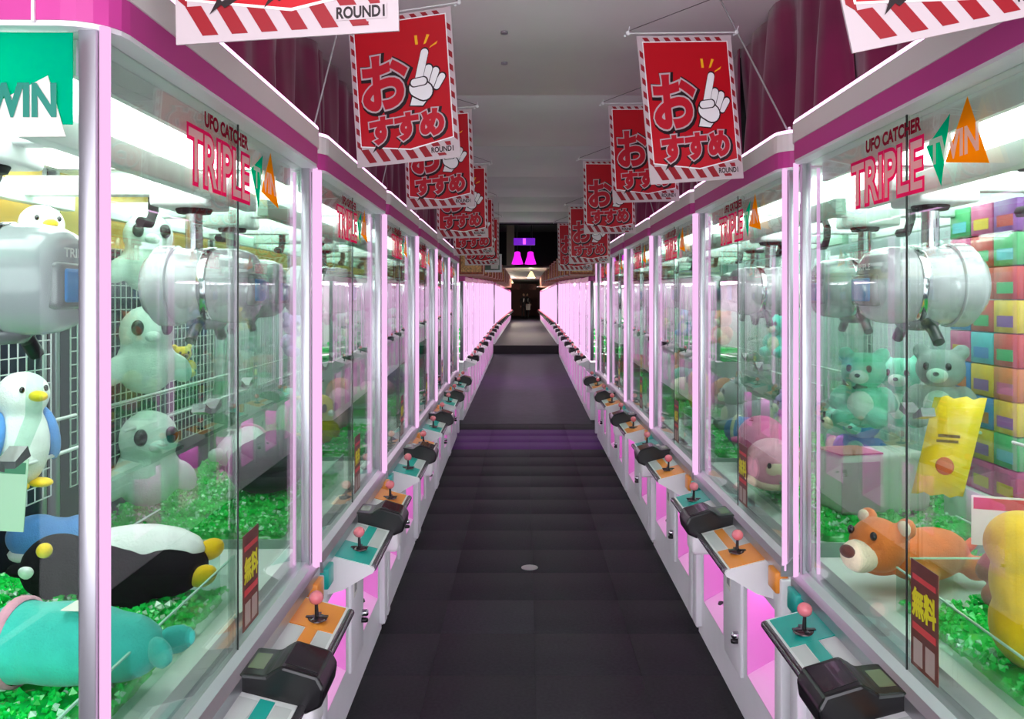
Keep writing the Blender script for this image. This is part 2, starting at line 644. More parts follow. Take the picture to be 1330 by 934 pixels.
def make_machine(side):
    """side 'left' or 'right' of the aisle: they differ in the back panel and the end with the chute"""
    root = empty('claw_machine')
    far = 1 if side == 'left' else -1          # local x sign of the end away from the camera
    # --- cabinet with two openings for the prizes
    b = MB()
    b.box(-HW, HW, 0.16, DEP, 0.0, 0.80)
    b.box(-HW, HW, 0.0, 0.16, 0.0, 0.20)
    b.box(-HW, HW, 0.0, 0.16, 0.62, 0.80)
    for s in (-1, 1):
        b.box(min(s * .65, s * HW), max(s * .65, s * HW), 0.0, 0.16, 0.20, 0.62)
    b.box(-0.21, 0.21, 0.0, 0.16, 0.20, 0.62)
    b.build('cabinet', CAB, root)
    MB().bbox(-HW, HW, 0.02, DEP - .02, 0.0, 0.06, 0.004, 1).build('kick_plate', ALU, root)
    for s in (-1, 1):
        MB().bbox(min(s * .70, s * .78), max(s * .70, s * .78), -0.03, 0.02, 0.05, 0.79, 0.006).build('end_pillar', CAB, root)
        b = MB()
        x0, x1 = min(s * .21, s * .65), max(s * .21, s * .65)
        b.box(x0, x1, 0.150, 0.158, 0.20, 0.62)
        b.box(x0, x0 + .004, 0.0, 0.15, 0.20, 0.62)
        b.box(x1 - .004, x1, 0.0, 0.15, 0.20, 0.62)
        nic = b.build('prize_niche', PINKN, root)
        MB().prism([(0.0, 0.20), (0.15, 0.20), (0.15, 0.29), (0.0, 0.205)], 'x', x0 + .005, x1 - .005).build('niche_floor', PINKF, nic)
        MB().box(x0 + .02, x1 - .02, 0.05, 0.09, 0.60, 0.615).build('niche_light', NLED, nic)
        MB().lathe([(0, .016), (.012, .014), (.016, 0)], (s * .52, .06, .235), 12).build('door_knob', BLACK, nic)
    cd = MB().bbox(-0.15, 0.15, -0.012, 0.01, 0.16, 0.60, 0.005).build('coin_door', CAB, root)
    MB().lathe([(0, .03), (.012, .028), (.016, .02), (.016, 0)], (0.11, -0.012, .33), 12, (PI / 2, 0, 0)).build('lock', CHROME, cd)
    MB().lathe([(0, .03), (.009, .028), (.012, .018), (.012, 0)], (0.10, -0.012, .30), 12, (PI / 2, 0, 0)).build('lock_cap', BLACK, cd)
    MB().box(-0.10, -0.02, -0.0135, -0.012, 0.47, 0.56).build('sticker', mat('sticker_white', (232, 230, 224), 0.5), cd)
    MB().box(-0.085, -0.035, -0.0145, -0.0135, 0.49, 0.54).build('sticker_print', mat('sticker_print', (150, 150, 150), 0.5), cd)
    # --- console
    b = MB()
    prof = [(0.0, 0.655), (0.0, 0.805)] + [(-0.165, 0.762), (-0.176, 0.756), (-0.18, 0.746), (-0.174, 0.736), (-0.16, 0.73), (-0.06, 0.672)]
    b.prism(prof, 'x', -0.585, 0.585)
    con = b.build('console', WHITE, root)
    MB().cyl((-0.57, -0.174, 0.752), (0.57, -0.174, 0.752), 0.013, 10).build('console_edge', DARKCH, con)
    for s, m in ((-1, TEAL), (1, ORANGE)):
        b = MB()
        slab(b, min(s * .365, s * .572), max(s * .365, s * .572), 0.08, 0.93, 0.0, 0.0025)
        b.build('colour_plate', m, con)
        b = MB()
        slab(b, min(s * .10, s * .364), max(s * .10, s * .364), 0.44, 0.66, 0.0, 0.0025)
        b.build('colour_stripe', m, con)
        b = MB()
        for t0, t1 in ((0.08, 0.42), (0.68, 0.93)):
            slab(b, min(s * .11, s * .36), max(s * .11, s * .36), t0, t1, 0.0, 0.0012)
        b.build('instruction_card', mat('card_white', (212, 214, 214), 0.3), con)
        c = console_pt(s * 0.43, 0.55, 0.003)
        js = MB().lathe([(0, .009), (.026, .008), (.031, .004), (.032, 0)], c, 18).build('joystick', DISC, root)
        MB().cyl(c + Vector((0, 0, .005)), c + Vector((0, 0.002, .055)), 0.007, 8, 0.005).build('shaft', BLACK, js)
        MB().box(c.x - .034, c.x + .034, c.y - .007, c.y + .007, c.z + .006, c.z + .011).box(
            c.x - .007, c.x + .007, c.y - .034, c.y + .034, c.z + .006, c.z + .011).build('cross_plate', BLACK, js)
        MB().ell(c + Vector((0, 0.002, .068)), (.0225, .0225, .021), 14, 9).build('ball_knob', BALL, js)
        # small coloured tab at the foot of the corner post
        MB().bbox(min(s * .67, s * .765), max(s * .67, s * .765), -0.045, 0.0, 0.735, 0.81, 0.006).build('corner_tab', m, root)
    # --- card reader straddling the middle of the console
    b = MB()
    b.prism([(0.0, .80), (-.02, .842), (-.085, .835), (-.10, .846), (-.125, .86), (-.215, .832), (-.232, .80), (-.225, .755), (-.18, .735), (-.10, .77)], 'x', -.085, .085)
    rd = b.build('card_reader', BLACK, root)
    md = rd.modifiers.new('bevel', 'BEVEL')
    md.width = 0.008
    md.segments = 2
    b = MB()
    b.add([(-.06, -.128, .8605), (.06, -.128, .8605), (.066, -.212, .8345), (-.066, -.212, .8345), (-.06, -.128, .858), (.06, -.128, .858), (.066, -.212, .832), (-.066, -.212, .832)],
          [(0, 1, 2, 3), (7, 6, 5, 4), (0, 4, 5, 1), (1, 5, 6, 2), (2, 6, 7, 3), (3, 7, 4, 0)])
    b.build('touch_pad', PAD, rd)
    MB().prism([(-.03, .842), (-.07, .8375), (-.07, .8355), (-.03, .84)], 'x', -.045, .045).build('display', LCD, rd)
    MB().bbox(-.07, .07, -.2, -.1, .66, .75, .015).build('reader_bracket', WHITE, rd)
    # --- aluminium sill under the glass
    MB().prism([(0.05, .80), (0.05, .865), (0.012, .865), (-.004, .845), (-.028, .835), (-.028, .80)], 'x', -HW, HW).build('sill', ALU, root)
    MB().prism([(DEP, .80), (DEP, .865), (DEP - .04, .865), (DEP - .04, .80)], 'x', -HW, HW).build('rear_sill', ALU, root)
    # --- posts and light tubes
    for s in (-1, 1):
        for y in (0.016, DEP - 0.016):
            MB().bbox(s * .757 - .013, s * .757 + .013, y - .016, y + .016, .80, ZG1 + .01, .004).build('corner_post', ALU, root)
        MB().cyl((s * .767, -.013, .82), (s * .767, -.013, ZG1 + .005), .0095, 8).build('light_tube', LED, root)
        MB().cyl((s * .715, .045, .85), (s * .715, .045, ZG1 - .02), .006, 8).build('inner_light_tube', LED2, root)
    # --- glass
    gp = MB().box(-.742, .012, .014, .019, ZG0 + .02, ZG1).build('front_pane', GLASS, root)
    MB().box(.006, .012, .011, .014, ZG0 + .03, ZG1).build('pane_seam', SEAM, gp)
    gp2 = MB().box(-.012, .742, .026, .031, ZG0 + .02, ZG1).build('front_pane', GLASS, root)
    for s in (-1, 1):
        MB().box(s * .757 - .0025, s * .757 + .0025, .034, DEP - .034, ZG0, ZG1).build('side_pane', SGLASS, root)
    # --- canopy
    b = MB()
    b.prism(rrect(-.795, .795, -.032, DEP, .08), 'z', 2.243, 2.300)
    b.build('pink_fascia', CANP, root)
    b = MB()
    b.prism(rrect(-.797, .797, -.036, DEP, .08), 'z', 2.300, 2.362)
    b.build('white_fascia', CANW, root)
    b = MB()
    b.prism(rrect(-.792, .792, -.030, DEP, .08), 'z', 2.234, 2.243)
    b.build('canopy_trim', WHITE, root)
    path = [(p[0], p[1], 2.368) for p in rrect(-.79, .79, -.03, DEP, .08)[:12]]
    path = [(path[0][0], .25, 2.368)] + path + [(path[-1][0], .25, 2.368)]
    b = MB()
    b.tube(path, .007, 6)
    b.build('canopy_light', LEDTOP, root)
    # --- lamp panel inside the roof
    MB().box(-.70, .70, .16, .84, 2.222, 2.233).build('interior_lamp', LAMPW, root)
    MB().box(-.72, .72, .06, .075, 2.17, 2.233).build('lamp_shield', TRAY, root)
    # --- name on the glass
    t = tag(lettering('title_lettering', 'UFO CATCHER', (-.235, 2.182, .085, 2.214), .0105, DTD, root, grow=.0022), 'dark red thin lettering')
    box_ = (-.335, 2.045, .095, 2.158)
    big = lettering('name_lettering', 'TRIPLE', box_, .0105, DTP, root, grow=.011)
    lettering('name_lettering_face', 'TRIPLE', box_, .0095, DTW, big, grow=.002)
    tw = flat('teal_triangle', [[(.115, 2.135), (.225, 2.19), (.185, 2.035)]], .0105, DTT, root)
    flat('orange_triangle', [[(.205, 2.085), (.30, 2.21), (.385, 2.055)]], .0098, DTO, root)
    lettering('twin_lettering', 'TWIN', (.135, 2.09, .345, 2.145), .0085, DTW, tw, grow=.003)
    # --- notice stuck to the glass
    nt_ = MB().box(.04, .175, .0085, .0105, .895, 1.15).build('notice', BROWN, root)
    lettering('notice_lettering', '無料', (.05, 1.02, .165, 1.085), .0078, NYEL, nt_, grow=.003)
    flat('notice_band', [[(.05, 1.105), (.165, 1.105), (.165, 1.118), (.05, 1.118)], [(.05, .985), (.165, .985), (.165, 1.002), (.05, 1.002)]], .0078, NRED, nt_)
    flat('notice_picture', [[(.055, .905), (.10, .905), (.10, .965), (.055, .965)], [(.115, .905), (.16, .905), (.16, .965), (.115, .965)]], .0078, mat('notice_grey', (176, 160, 150), 0.5), nt_)
    # --- floor of the play field
    b = MB()
    b.box(-.745, .745, .05, DEP - .04, .80, BED - .02)
    b.build('play_tray', TRAY, root)
    cx0, cx1 = (-.74, .27) if far > 0 else (-.27, .74)
    key = 'bed' + side
    nx, ny = 40, 24
    vs, fs = [], []
    for j in range(ny + 1):
        for i in range(nx + 1):
            x = cx0 + (cx1 - cx0) * i / nx
            y = .12 + (.90 - .12) * j / ny
            z = BED + .012 * math.sin(x * 23) * math.sin(y * 19 + 1) + .006 * math.sin(x * 71 + y * 40)
            if i in (0, nx) or j in (0, ny):
                z = BED - .03
            vs.append((x, y, z))
    for j in range(ny):
        for i in range(nx):
            a = j * (nx + 1) + i
            fs.append((a, a + 1, a + nx + 2, a + nx + 1))
    MB().add(vs, fs, True).build('bead_bed', GREEN, root)
    tag(bead_mesh(cx0, cx1, .12, .89, 2600, 1, .006, .013, BED).build('green_beads', GREENB, root), kind='stuff')
    tag(bead_mesh(cx0, cx1, .12, .89, 380, 2, .006, .013, BED).build('clear_beads', CLEARB, root), kind='stuff')
    # small bed behind the chute at the far end
    ex0, ex1 = (.30, .74) if far > 0 else (-.74, -.30)
    tag(bead_mesh(ex0, ex1, .52, .89, 900, 3, .006, .014, BED - .01).build('green_beads', GREENB, root), kind='stuff')
    # clear guards: along the front and around the chute
    b = MB()
    b.box(cx0 + .01, cx1, .104, .108, BED - .02, BED + .10)
    g = b.build('acrylic_guard', ACRY, root)
    MB().box(cx0 + .01, cx1, .1035, .1085, BED + .10, BED + .104).build('guard_edge', ACRYE, g)
    b = MB()
    ge = cx1 + .005 if far > 0 else cx0 - .005
    b.box(ge - .002, ge + .002, .15, .52, BED - .02, BED + .12)
    b.box(ex0, ex1, .512, .516, BED - .02, BED + .12)
    g = b.build('chute_guard', ACRY, root)
    MB().box(ge - .0025, ge + .0025, .15, .52, BED + .12, BED + .124).box(ex0, ex1, .5115, .5165, BED + .12, BED + .124).build('guard_edge', ACRYE, g)
    # --- back
    if side == 'left':
        MB().box(-.74, .74, DEP - .03, DEP - .015, .82, 1.98).build('back_panel', NAVY, root)
        MB().box(-.74, .74, DEP - .03, DEP - .015, 1.98, 2.24).build('back_header', YBAND, root)
    else:
        MB().box(-.74, .74, DEP - .03, DEP - .015, .82, 2.24).build('back_panel', PALE, root)
    b = MB()
    for i in range(31):
        x = -.735 + 1.47 * i / 30
        b.box(x - .0018, x + .0018, DEP - .065, DEP - .0615, 1.10, 1.98)
    for j in range(19):
        z = 1.10 + .88 * j / 18
        b.box(-.735, .735, DEP - .0615, DEP - .058, z - .0018, z + .0018)
    b.build('wire_grid', WIRE, root)
    sh = MB()
    sh.cyl((-.73, .70, 1.30), (.73, .70, 1.30), .006, 6)
    sh.cyl((-.73, .80, 1.38), (.73, .80, 1.38), .006, 6)
    sh.build('rack_bar', WIRE, root)
    # --- gantry
    b = MB()
    b.bbox(-.73, .73, .80, .84, 2.08, 2.14, .004)
    b.bbox(-.73, .73, .18, .22, 2.08, 2.14, .004)
    b.build('gantry_rail', TRAY, root)
    # two claws
    for s in (-1, 1):
        x, y = (far * .45, .25) if s == far else (-far * .42, .37)
        cz = 1.82
        gb = MB().bbox(x - .03, x + .03, .16, .86, 2.10, 2.16, .006).build('gantry_beam', WHITE, root)
        MB().bbox(x - .10, x + .10, y - .04, y + .14, 2.06, 2.13, .01).build('carriage', WHITE, gb)
        b = MB()
        pts = [(x + .11, .50, 2.16), (x + .16, .50, 2.16), (x + .20, .50, 2.12), (x + .20, .50, 2.07), (x + .17, .50, 2.03), (x + .10, .50, 2.03)]
        for p, q in zip(pts[:-1], pts[1:]):
            b.cyl(p, q, .017, 6)
        b.build('cable_chain', RUBBER, gb)
        # barrel along y, pushed-out front face
        prof = [(0, -.160), (.075, -.158), (.098, -.148), (.110, -.125), (.116, -.09), (.118, -.02), (.118, .10), (.11, .15), (.09, .175), (0, .18)]
        hd = MB().lathe(prof, (x, y, cz), 28, (-PI / 2, 0, 0)).build('claw_head', GREY, root)
        MB().lathe([(.119, .085), (.126, .088)] + [(.126 - .004 * (q % 2), .09 + .006 * q) for q in range(9)] + [(.118, .148)], (x, y, cz), 28, (-PI / 2, 0, 0)).build('ribbed_collar', GREY, hd)
        MB().lathe([(.119, -.035), (.121, -.03), (.121, -.012), (.119, -.008)], (x, y, cz), 28, (-PI / 2, 0, 0)).build('trim_ring', CHROME, hd)
        bz = MB().bbox(x - .085, x + .085, y - .170, y - .13, cz - .062, cz + .036, .014).build('display_bezel', GREYD, hd)
        MB().bbox(x - .072, x + .072, y - .174, y - .14, cz - .05, cz + .024, .01).build('display_window', BLUE, hd)
        lettering('head_lettering', 'TRIPLE', (x - .055, cz + .046, x + .05, cz + .064), y - .162, TXTW, hd, grow=.001)
        MB().cyl((x, y + .04, cz + .10), (x, y + .04, 2.08), .026, 14).build('lift_pole', CHROME, hd)
        MB().lathe([(.0, .0), (.05, 0), (.055, .012), (.05, .02), (0, .02)], (x, y + .04, 2.045), 16).build('pole_cap', RUBBER, hd)
        MB().lathe([(0, -.022), (.05, -.018), (.062, 0), (.06, .012)], (x, y, cz - .115), 16).build('claw_mount', GREYD, hd)
        for q in (-1, 1):
            b = MB()
            b.tube([(x + q * .035, y, cz - .10), (x + q * .10, y, cz - .13), (x + q * .135, y, cz - .165)], .017, 8)
            arm = b.build('claw_shoulder', BLACK, hd)
            b = MB()
            pr = [(q * .118, -.15), (q * .150, -.16), (q * .135, -.31), (q * .075, -.38), (q * .065, -.365), (q * .112, -.30)]
            b.prism([(x + p[0], cz + p[1]) for p in pr], 'y', y - .012, y + .012)
            b.build('claw_arm', ACRY, hd)
            MB().prism([(x + q * .078, cz - .384), (x + q * .066, cz - .36), (x + q * .02, cz - .385), (x + q * .018, cz - .40)], 'y', y - .02, y + .02).build('claw_tip', GREYD, hd)
    return root


def place_machine(proto, first, loc, rz, label, skip=(), swap=None):
    r = proto if first else copy_tree(proto, None, skip)
    r.location = loc
    r.rotation_euler = (0, 0, rz)
    if swap:
        for ch in r.children:
            if ch.name.split('.')[0] == 'back_panel':
                ch.material_slots[0].link = 'OBJECT'
                ch.material_slots[0].material = swap
    tag(r, label, 'claw machine', 'claw machines along the aisle')
    return r


NROW = 6
SLOPE = 0.0165
protoL = make_machine('left')
protoR = make_machine('right')
LM, RM = [], []
for k in range(NROW):
    Yc = 2.20 + 1.6 * k
    LM.append((-(0.70 + SLOPE * Yc), Yc))
    place_machine(protoL, k == 0, (LM[-1][0], Yc, 0), PI / 2 + math.atan(SLOPE),
                  'pink canopied glass claw machine, %s from the camera in the left row' % ORD[k], swap=PALE if k > 1 else None)
    Yc = 2.10 if k == 0 else 2.16 + 1.6 * k
    RM.append((0.93, Yc))
    place_machine(protoR, k == 0, (0.93, Yc, 0), -PI / 2,
                  'pink canopied glass claw machine, %s from the camera in the right row' % ORD[k])

# teal header with the white triangle on the open end of the nearest left machine
hb = MB()
hb.box(-.7605, -.7585, .045, DEP - .04, 2.076, 2.232)
ss = hb.build('end_header', DTT, protoL)
MB().box(-.8, -.794, .088, .093, 2.238, 2.364).build('fascia_joint', WHITE, protoL)
MB().prism([(.055, 2.055), (.085, 2.158), (.185, 2.105), (.235, 2.15), (.56, 2.11), (.56, 2.05)], 'x', -.764, -.762).build('end_triangle', WARM, ss)
# letters run from the back of the machine towards the aisle, read from the camera's side
holder = lettering('end_lettering', 'TWIN', (0, 0, .150, .052), 0, TEALT, ss, grow=.003)
holder.location = (-.766, .222, 2.09)
holder.rotation_euler = (0, 0, -PI / 2)

# ------------------------------------------------------------------ far rows
def make_far(zb, h):
    root = empty('claw_machine')
    MB().box(-.80, .80, 0.0, .85, 0, zb - .02).build('cabinet', CAB, root)
    for s in (-1, 1):
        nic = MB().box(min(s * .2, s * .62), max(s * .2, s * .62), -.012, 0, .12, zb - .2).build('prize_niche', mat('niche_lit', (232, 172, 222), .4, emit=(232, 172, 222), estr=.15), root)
        c = Vector((s * .4, -.10, zb - .03))
        js = MB().cyl(c, c + Vector((0, 0, .08)), .008, 6).build('joystick', BLACK, root)
        MB().ell(c + Vector((0, 0, .09)), (.024, .024, .024), 8, 6).build('ball_knob', BALL, js)
        for xx in (.74, .56, .26):
            MB().cyl((s * xx, -.01, zb), (s * xx, -.01, zb + h), .013 if xx > .7 else .008, 6).build('light_tube', LED if xx > .7 else LED2, root)
        MB().bbox(s * .76 - .03, s * .76 + .03, 0.0, .05, zb, zb + h, .004, 1).build('corner_post', ALU, root)
    con = MB().prism([(0, zb - .13), (0, zb), (-.165, zb - .05), (-.17, zb - .07)], 'x', -.66, .66).build('console', WHITE, root)
    MB().bbox(-.1, .1, -.19, -.01, zb - .07, zb + .03, .02, 1).build('card_reader', BLACK, root)
    MB().box(-.78, .78, .006, .011, zb, zb + h).build('front_pane', GLASS, root)
    MB().box(-.78, .78, .80, .82, zb, zb + h).build('back_panel', mat('back_lilac', (244, 234, 244), .5), root)
    MB().box(-.74, .74, .2, .4, zb + h - .03, zb + h - .01).build('interior_lamp', emat('far_lamp', (253, 236, 251), 11.0), root)
    MB().prism(rrect(-.80, .80, -.03, .85, .05), 'z', zb + h, zb + h + .07).build('pink_fascia', CANP, root)
    MB().bbox(-.74, .74, .1, .75, zb - .02, zb + .06, .02, 1).build('bead_bed', GREEN, root)
    return root


pf2 = make_far(.86, 1.16)
pf3 = make_far(.60, 1.16)
n2, n3 = 0, 0
FAR = []
for side, sx in (('left', -1), ('right', 1)):
    for k in range(24):
        row2 = k < 7
        Yc = 13.1 + 1.64 * k if row2 else 25.9 + 1.66 * (k - 7)
        if Yc > 56:
            break
        X = sx * (0.90 if sx < 0 else 0.95)
        p = pf2 if row2 else pf3
        first = (n2 == 0) if row2 else (n3 == 0)
        if row2:
            n2 += 1
        else:
            n3 += 1
        lab = 'bright lilac lit claw machine of the far %s row, %s beyond the carpet tinted as purple light' % (side, ORD[k])
        place_machine(p, first, (X, Yc, floor_z(Yc)), -sx * PI / 2, lab)
        FAR.append((sx, X, Yc, k))

# ------------------------------------------------------------------ banners
def hand_layers(root, ox, oz, s, y0):
    """a white glove with one finger up: black outline shapes and white faces"""
    def T(p):
        return (ox + p[0] * s, oz + p[1] * s)
    shapes = [
        ('wrist', [T((.00, -.22)), T((.34, -.26)), T((.60, .02)), T((.40, .18)), T((.10, .06))]),
        ('finger', capsule(T((.90, .42)), T((.74, .20)), .085 * s)),
        ('finger', capsule(T((.74, .58)), T((.58, .24)), .095 * s)),
        ('finger', capsule(T((.56, .66)), T((.42, .30)), .10 * s)),
        ('finger', capsule(T((.48, 1.08)), T((.28, .42)), .10 * s)),
        ('palm', capsule(T((.24, .20)), T((.40, .10)), .23 * s)),
        ('thumb', capsule(T((.16, .34)), T((.40, .36)), .095 * s)),
    ]
    y = y0
    hand = None
    for nm, poly in shapes:
        cx = sum(p[0] for p in poly) / len(poly)
        cz = sum(p[1] for p in poly) / len(poly)
        big = []
        for p in poly:
            d = Vector((p[0] - cx, p[1] - cz))
            d = d * ((d.length + .0055) / max(d.length, 1e-6))
            big.append((cx + d.x, cz + d.y))
        o = flat('hand_outline', [big], y, BBLK, root if hand is None else hand, .0002)
        if hand is None:
            hand = o
            o.name = 'pointing_hand'
        flat('hand_' + nm, [poly], y - .0004, TXTW, hand, .0002)
        y -= .0007
    return hand


def make_banner(mir):
    """hangs at x 0..BW, z -BH..0 below the rod; mir = side of the pole (+1: pole to the right)"""
    BW, BH = .385, .53
    root = empty('hanging_banner')
    bd = MB().box(0, BW, 0, .004, -BH, 0).build('board', BWHI, root)
    # striped border
    polys = []
    def clip_par(x0, x1, z0, z1, dx):
        return [(x0, z0), (x1, z0), (x1 + dx, z1), (x0 + dx, z1)]
    x = .016
    while x < BW - .03:
        polys.append([(x + .032, -BH + .012), (x + .060, -BH + .012), (x + .030, -BH + .062), (x + .002, -BH + .062)] if x + .06 < BW - .01 else [(x + .02, -BH + .03), (x + .03, -BH + .03), (x + .024, -BH + .06), (x + .002, -BH + .06)])
        x += .052
    x = .02
    while x < BW - .04:
        polys.append([(x + .012, -.022), (x + .032, -.022), (x + .02, -.006), (x, -.006)])
        x += .042
    z = -.05
    while z > -BH + .08:
        for x0 in (.005, BW - .021):
            polys.append([(x0, z), (x0 + .016, z - .014), (x0 + .016, z - .036), (x0, z - .022)])
        z -= .048
    for pl in polys:
        flat('border_stripe', [pl], -.0008, BRED2, bd)
    fld = [(.022, -.024), (BW - .022, -.024), (BW - .022, -BH + .075), (BW * .53, -BH + .048), (.022, -BH + .075)]
    out = [(.018, -.020), (BW - .018, -.020), (BW - .018, -BH + .072), (BW * .53, -BH + .043), (.018, -BH + .072)]
    flat('field_outline', [out], -.0014, TXTW, bd, .0004)
    f = flat('red_field', [fld], -.0020, BRED, bd, .0004)
    # lettering in three layers
    for s, box, sk in (('お', (.046, -.330, .205, -.150), 0.04), ('すすめ', (.062, -.452, .330, -.366), 0.05)):
        k = 1.0 if len(s) == 1 else .78
        lettering('letter_shadow', s, box, -.0026, BBLK, bd, grow=.020 * k, shift=(.005, -.005), skew=sk)
        lettering('letter_outline', s, box, -.0032, BWHI, bd, grow=.0135 * k, skew=sk)
        lettering('letter', s, box, -.0038, BGLY, bd, grow=.0078 * k, skew=sk)
    hand_layers(root, .215, -.300, .138, -.0044)
    flat('spark', [[(.248, -.118), (.258, -.118), (.256, -.085), (.246, -.085)], [(.278, -.120), (.287, -.117), (.302, -.089), (.292, -.086)],
                   [(.298, -.136), (.304, -.129), (.331, -.114), (.325, -.124)]], -.0028, YEL, bd)
    flat('logo_plate', [[(.278, -BH + .022), (.366, -BH + .022), (.366, -BH + .046), (.278, -BH + .046)]], -.0018, BWHI, bd, .0004)
    lettering('logo', 'ROUND1', (.282, -BH + .025, .362, -BH + .043), -.0024, BBLK, bd, grow=.0008)
    flat('logo_underline', [[(.31, -BH + .014), (.335, -BH + .014), (.335, -BH + .018), (.31, -BH + .018)]], -.0018, BRED2, bd, .0004)
    # rod, clips, cord and pole
    rod = MB().cyl((-.03, .006, .012), (BW + .03, .006, .012), .003, 6).build('rod', CLIP, root)
    for x in (-.03, BW + .03):
        MB().ell((x, .006, .012), (.009, .007, .009), 8, 6).ell((x - .014, .004, .002), (.005, .005, .005), 6, 5).cyl((x, .006, .012), (x + .006, .0, .034), .002, 5).build('clip', CLIP, rod)
    return root


banner0 = make_banner(1)
first = True


def banner(side, k, anchor, x0, ztop, yaw, roll, Y):
    """x0: world x of the board's upper left corner; anchor: foot of the pole on the canopy"""
    global first
    o = banner0 if first else copy_tree(banner0, None, ('pole', 'cord', 'pole_foot'))
    first = False
    o.location = (x0, Y, ztop)
    o.rotation_euler = (0, R(-roll), R(yaw))
    tag(o, 'red and white hiragana banner, %s from the camera above the %s row' % (ORD[k], side), 'banner', 'red hanging banners')
    # pole: from the canopy up over the aisle, cord back to the inner clip (in the banner's own frame)
    Mi = (Matrix.Translation(o.location) @ Euler(o.rotation_euler).to_matrix().to_4x4()).inverted()
    sx = 1 if side == 'right' else -1
    a = Mi @ Vector(anchor)
    outer = Vector((.385 + .03, .008, .02)) if sx > 0 else Vector((-.03, .008, .02))
    inner = Vector((-.03, .008, .02)) if sx > 0 else Vector((.385 + .03, .008, .02))
    apex = outer + (outer - a).normalized() * .16
    MB().cyl(a, apex, .0035, 6).build('pole', CORD, o)
    MB().cyl(apex, inner, .0016, 5).build('cord', THREAD, o)
    MB().lathe([(.014, 0), (.014, .01), (.006, .02), (.005, .03)], a, 10).build('pole_foot', CLIP, o)
    return o


# left: (Y, px of upper left corner, py of top, yaw, roll)
for k, (Y, px, py, yaw, roll) in enumerate([(1.42, 222, -352, -8, 1), (3.05, 452, 28, -12, 4), (4.66, 524, 148, -10, 2), (6.26, 566, 217, -8, 1), (7.86, 588, 258, -8, 1), (9.46, 604, 283, -8, 0)]):
    p = at(px, py, Y)
    banner('left', k, (-(0.70 + SLOPE * Y) - .02, max(Y, 1.5), 2.362), p.x, p.z, yaw, roll, Y)
for k, (Y, px, py, yaw, roll) in enumerate([(1.28, 1010, -378, 6, 13), (3.02, 827, 47, 18, 6), (4.60, 790, 137, 12, 3), (6.15, 757, 209, 8, 1), (7.80, 738, 268, 6, 1), (9.40, 724, 290, 6, 1)]):
    p = at(px, py, Y)
    banner('right', k, (0.945, max(Y, 1.45), 2.362), p.x, p.z, yaw, roll, Y)

# rust coloured boards above the far machines
RUST = mat('board_rust', (172, 82, 58), 0.5, noise=0.5, nscale=26)
RUSTP = mat('board_print', (226, 168, 108), 0.5, noise=0.5, nscale=40)
rb = empty('promotion_board')
bd = MB().box(0, .40, 0, .006, -.42, 0).build('board', RUST, rb)
flat('board_print', [[(.05, -.36), (.35, -.36), (.35, -.06), (.05, -.06)]], -.001, RUSTP, bd)
flat('board_frame', [[(.01, -.41), (.39, -.41), (.39, -.395), (.01, -.395)], [(.01, -.025), (.39, -.025), (.39, -.01), (.01, -.01)],
                     [(.01, -.4), (.025, -.4), (.025, -.02), (.01, -.02)], [(.375, -.4), (.39, -.4), (.39, -.02), (.375, -.02)]], -.001, mat('board_frame', (236, 190, 180), .5), bd)
fr = True
for (sx, X, Yc, k) in FAR:
    if k > 14:
        continue
    o = rb if fr else copy_tree(rb)
    fr = False
    zt = floor_z(Yc) + (2.09 if k < 7 else 1.83) + .42
    o.location = ((X - .02) if sx > 0 else (X - .36), Yc - .8, zt)
    o.location.x += -.30 if sx > 0 else .28
    o.rotation_euler = (0, 0, R(6 * sx))
    MB().cyl((.385 if sx > 0 else .015, .003, -.40), (.54 if sx > 0 else -.14, .05, -.42), .006, 5).build('support_arm', CORD, o)
    tag(o, 'rust coloured promotion board above the far %s row, %s beyond the carpet tinted as purple light' % ('left' if sx < 0 else 'right', ORD[k]), 'board', 'rust coloured boards above the far rows')

# framed green and white sign hanging at the end of the near left row
p = at(608, 330, 12.6)
g = empty('framed_sign', (p.x, 12.6, p.z))
sb = MB().bbox(0, .50, 0, .03, -.27, 0, .004, 1).build('frame', WHITE, g)
flat('sign_face', [[(.03, -.24), (.47, -.24), (.47, -.03), (.03, -.03)]], -.002, mat('sign_green', (92, 112, 96), .4, noise=.4, nscale=8), sb)
flat('sign_panel', [[(.34, -.22), (.45, -.22), (.45, -.05), (.34, -.05)]], -.004, WARM, sb)
MB().cyl((.05, .015, -.01), (.05, .015, CEILZ - p.z), .003, 5).cyl((.45, .015, -.01), (.45, .015, CEILZ - p.z), .003, 5).build('hanger_wire', CORD, sb)
tag(g, 'white framed green sign hanging where the near left row ends', 'sign')

# ------------------------------------------------------------------ plush prizes
def remeshed(b, voxel=.010):
    me = b.mesh('plush_blob')
    o = bpy.data.objects.new('plush_blob', me)
    col.objects.link(o)
    md = o.modifiers.new('r', 'REMESH')
    md.mode = 'VOXEL'
    md.voxel_size = voxel
    sm = o.modifiers.new('s', 'SMOOTH')
    sm.iterations = 4
    dg = bpy.context.evaluated_depsgraph_get()
    out = bpy.data.meshes.new_from_object(o.evaluated_get(dg))
    bpy.data.objects.remove(o)
    bpy.data.meshes.remove(me)
    for p in out.polygons:
        p.use_smooth = True
    return out


def fab(name, rgb):
    return mat('fabric_' + name, rgb, .85, noise=.10, nscale=18, bump=.25, bscale=160, sheen=0 if name == 'black' else .25, spec=.1 if name == 'black' else .2)


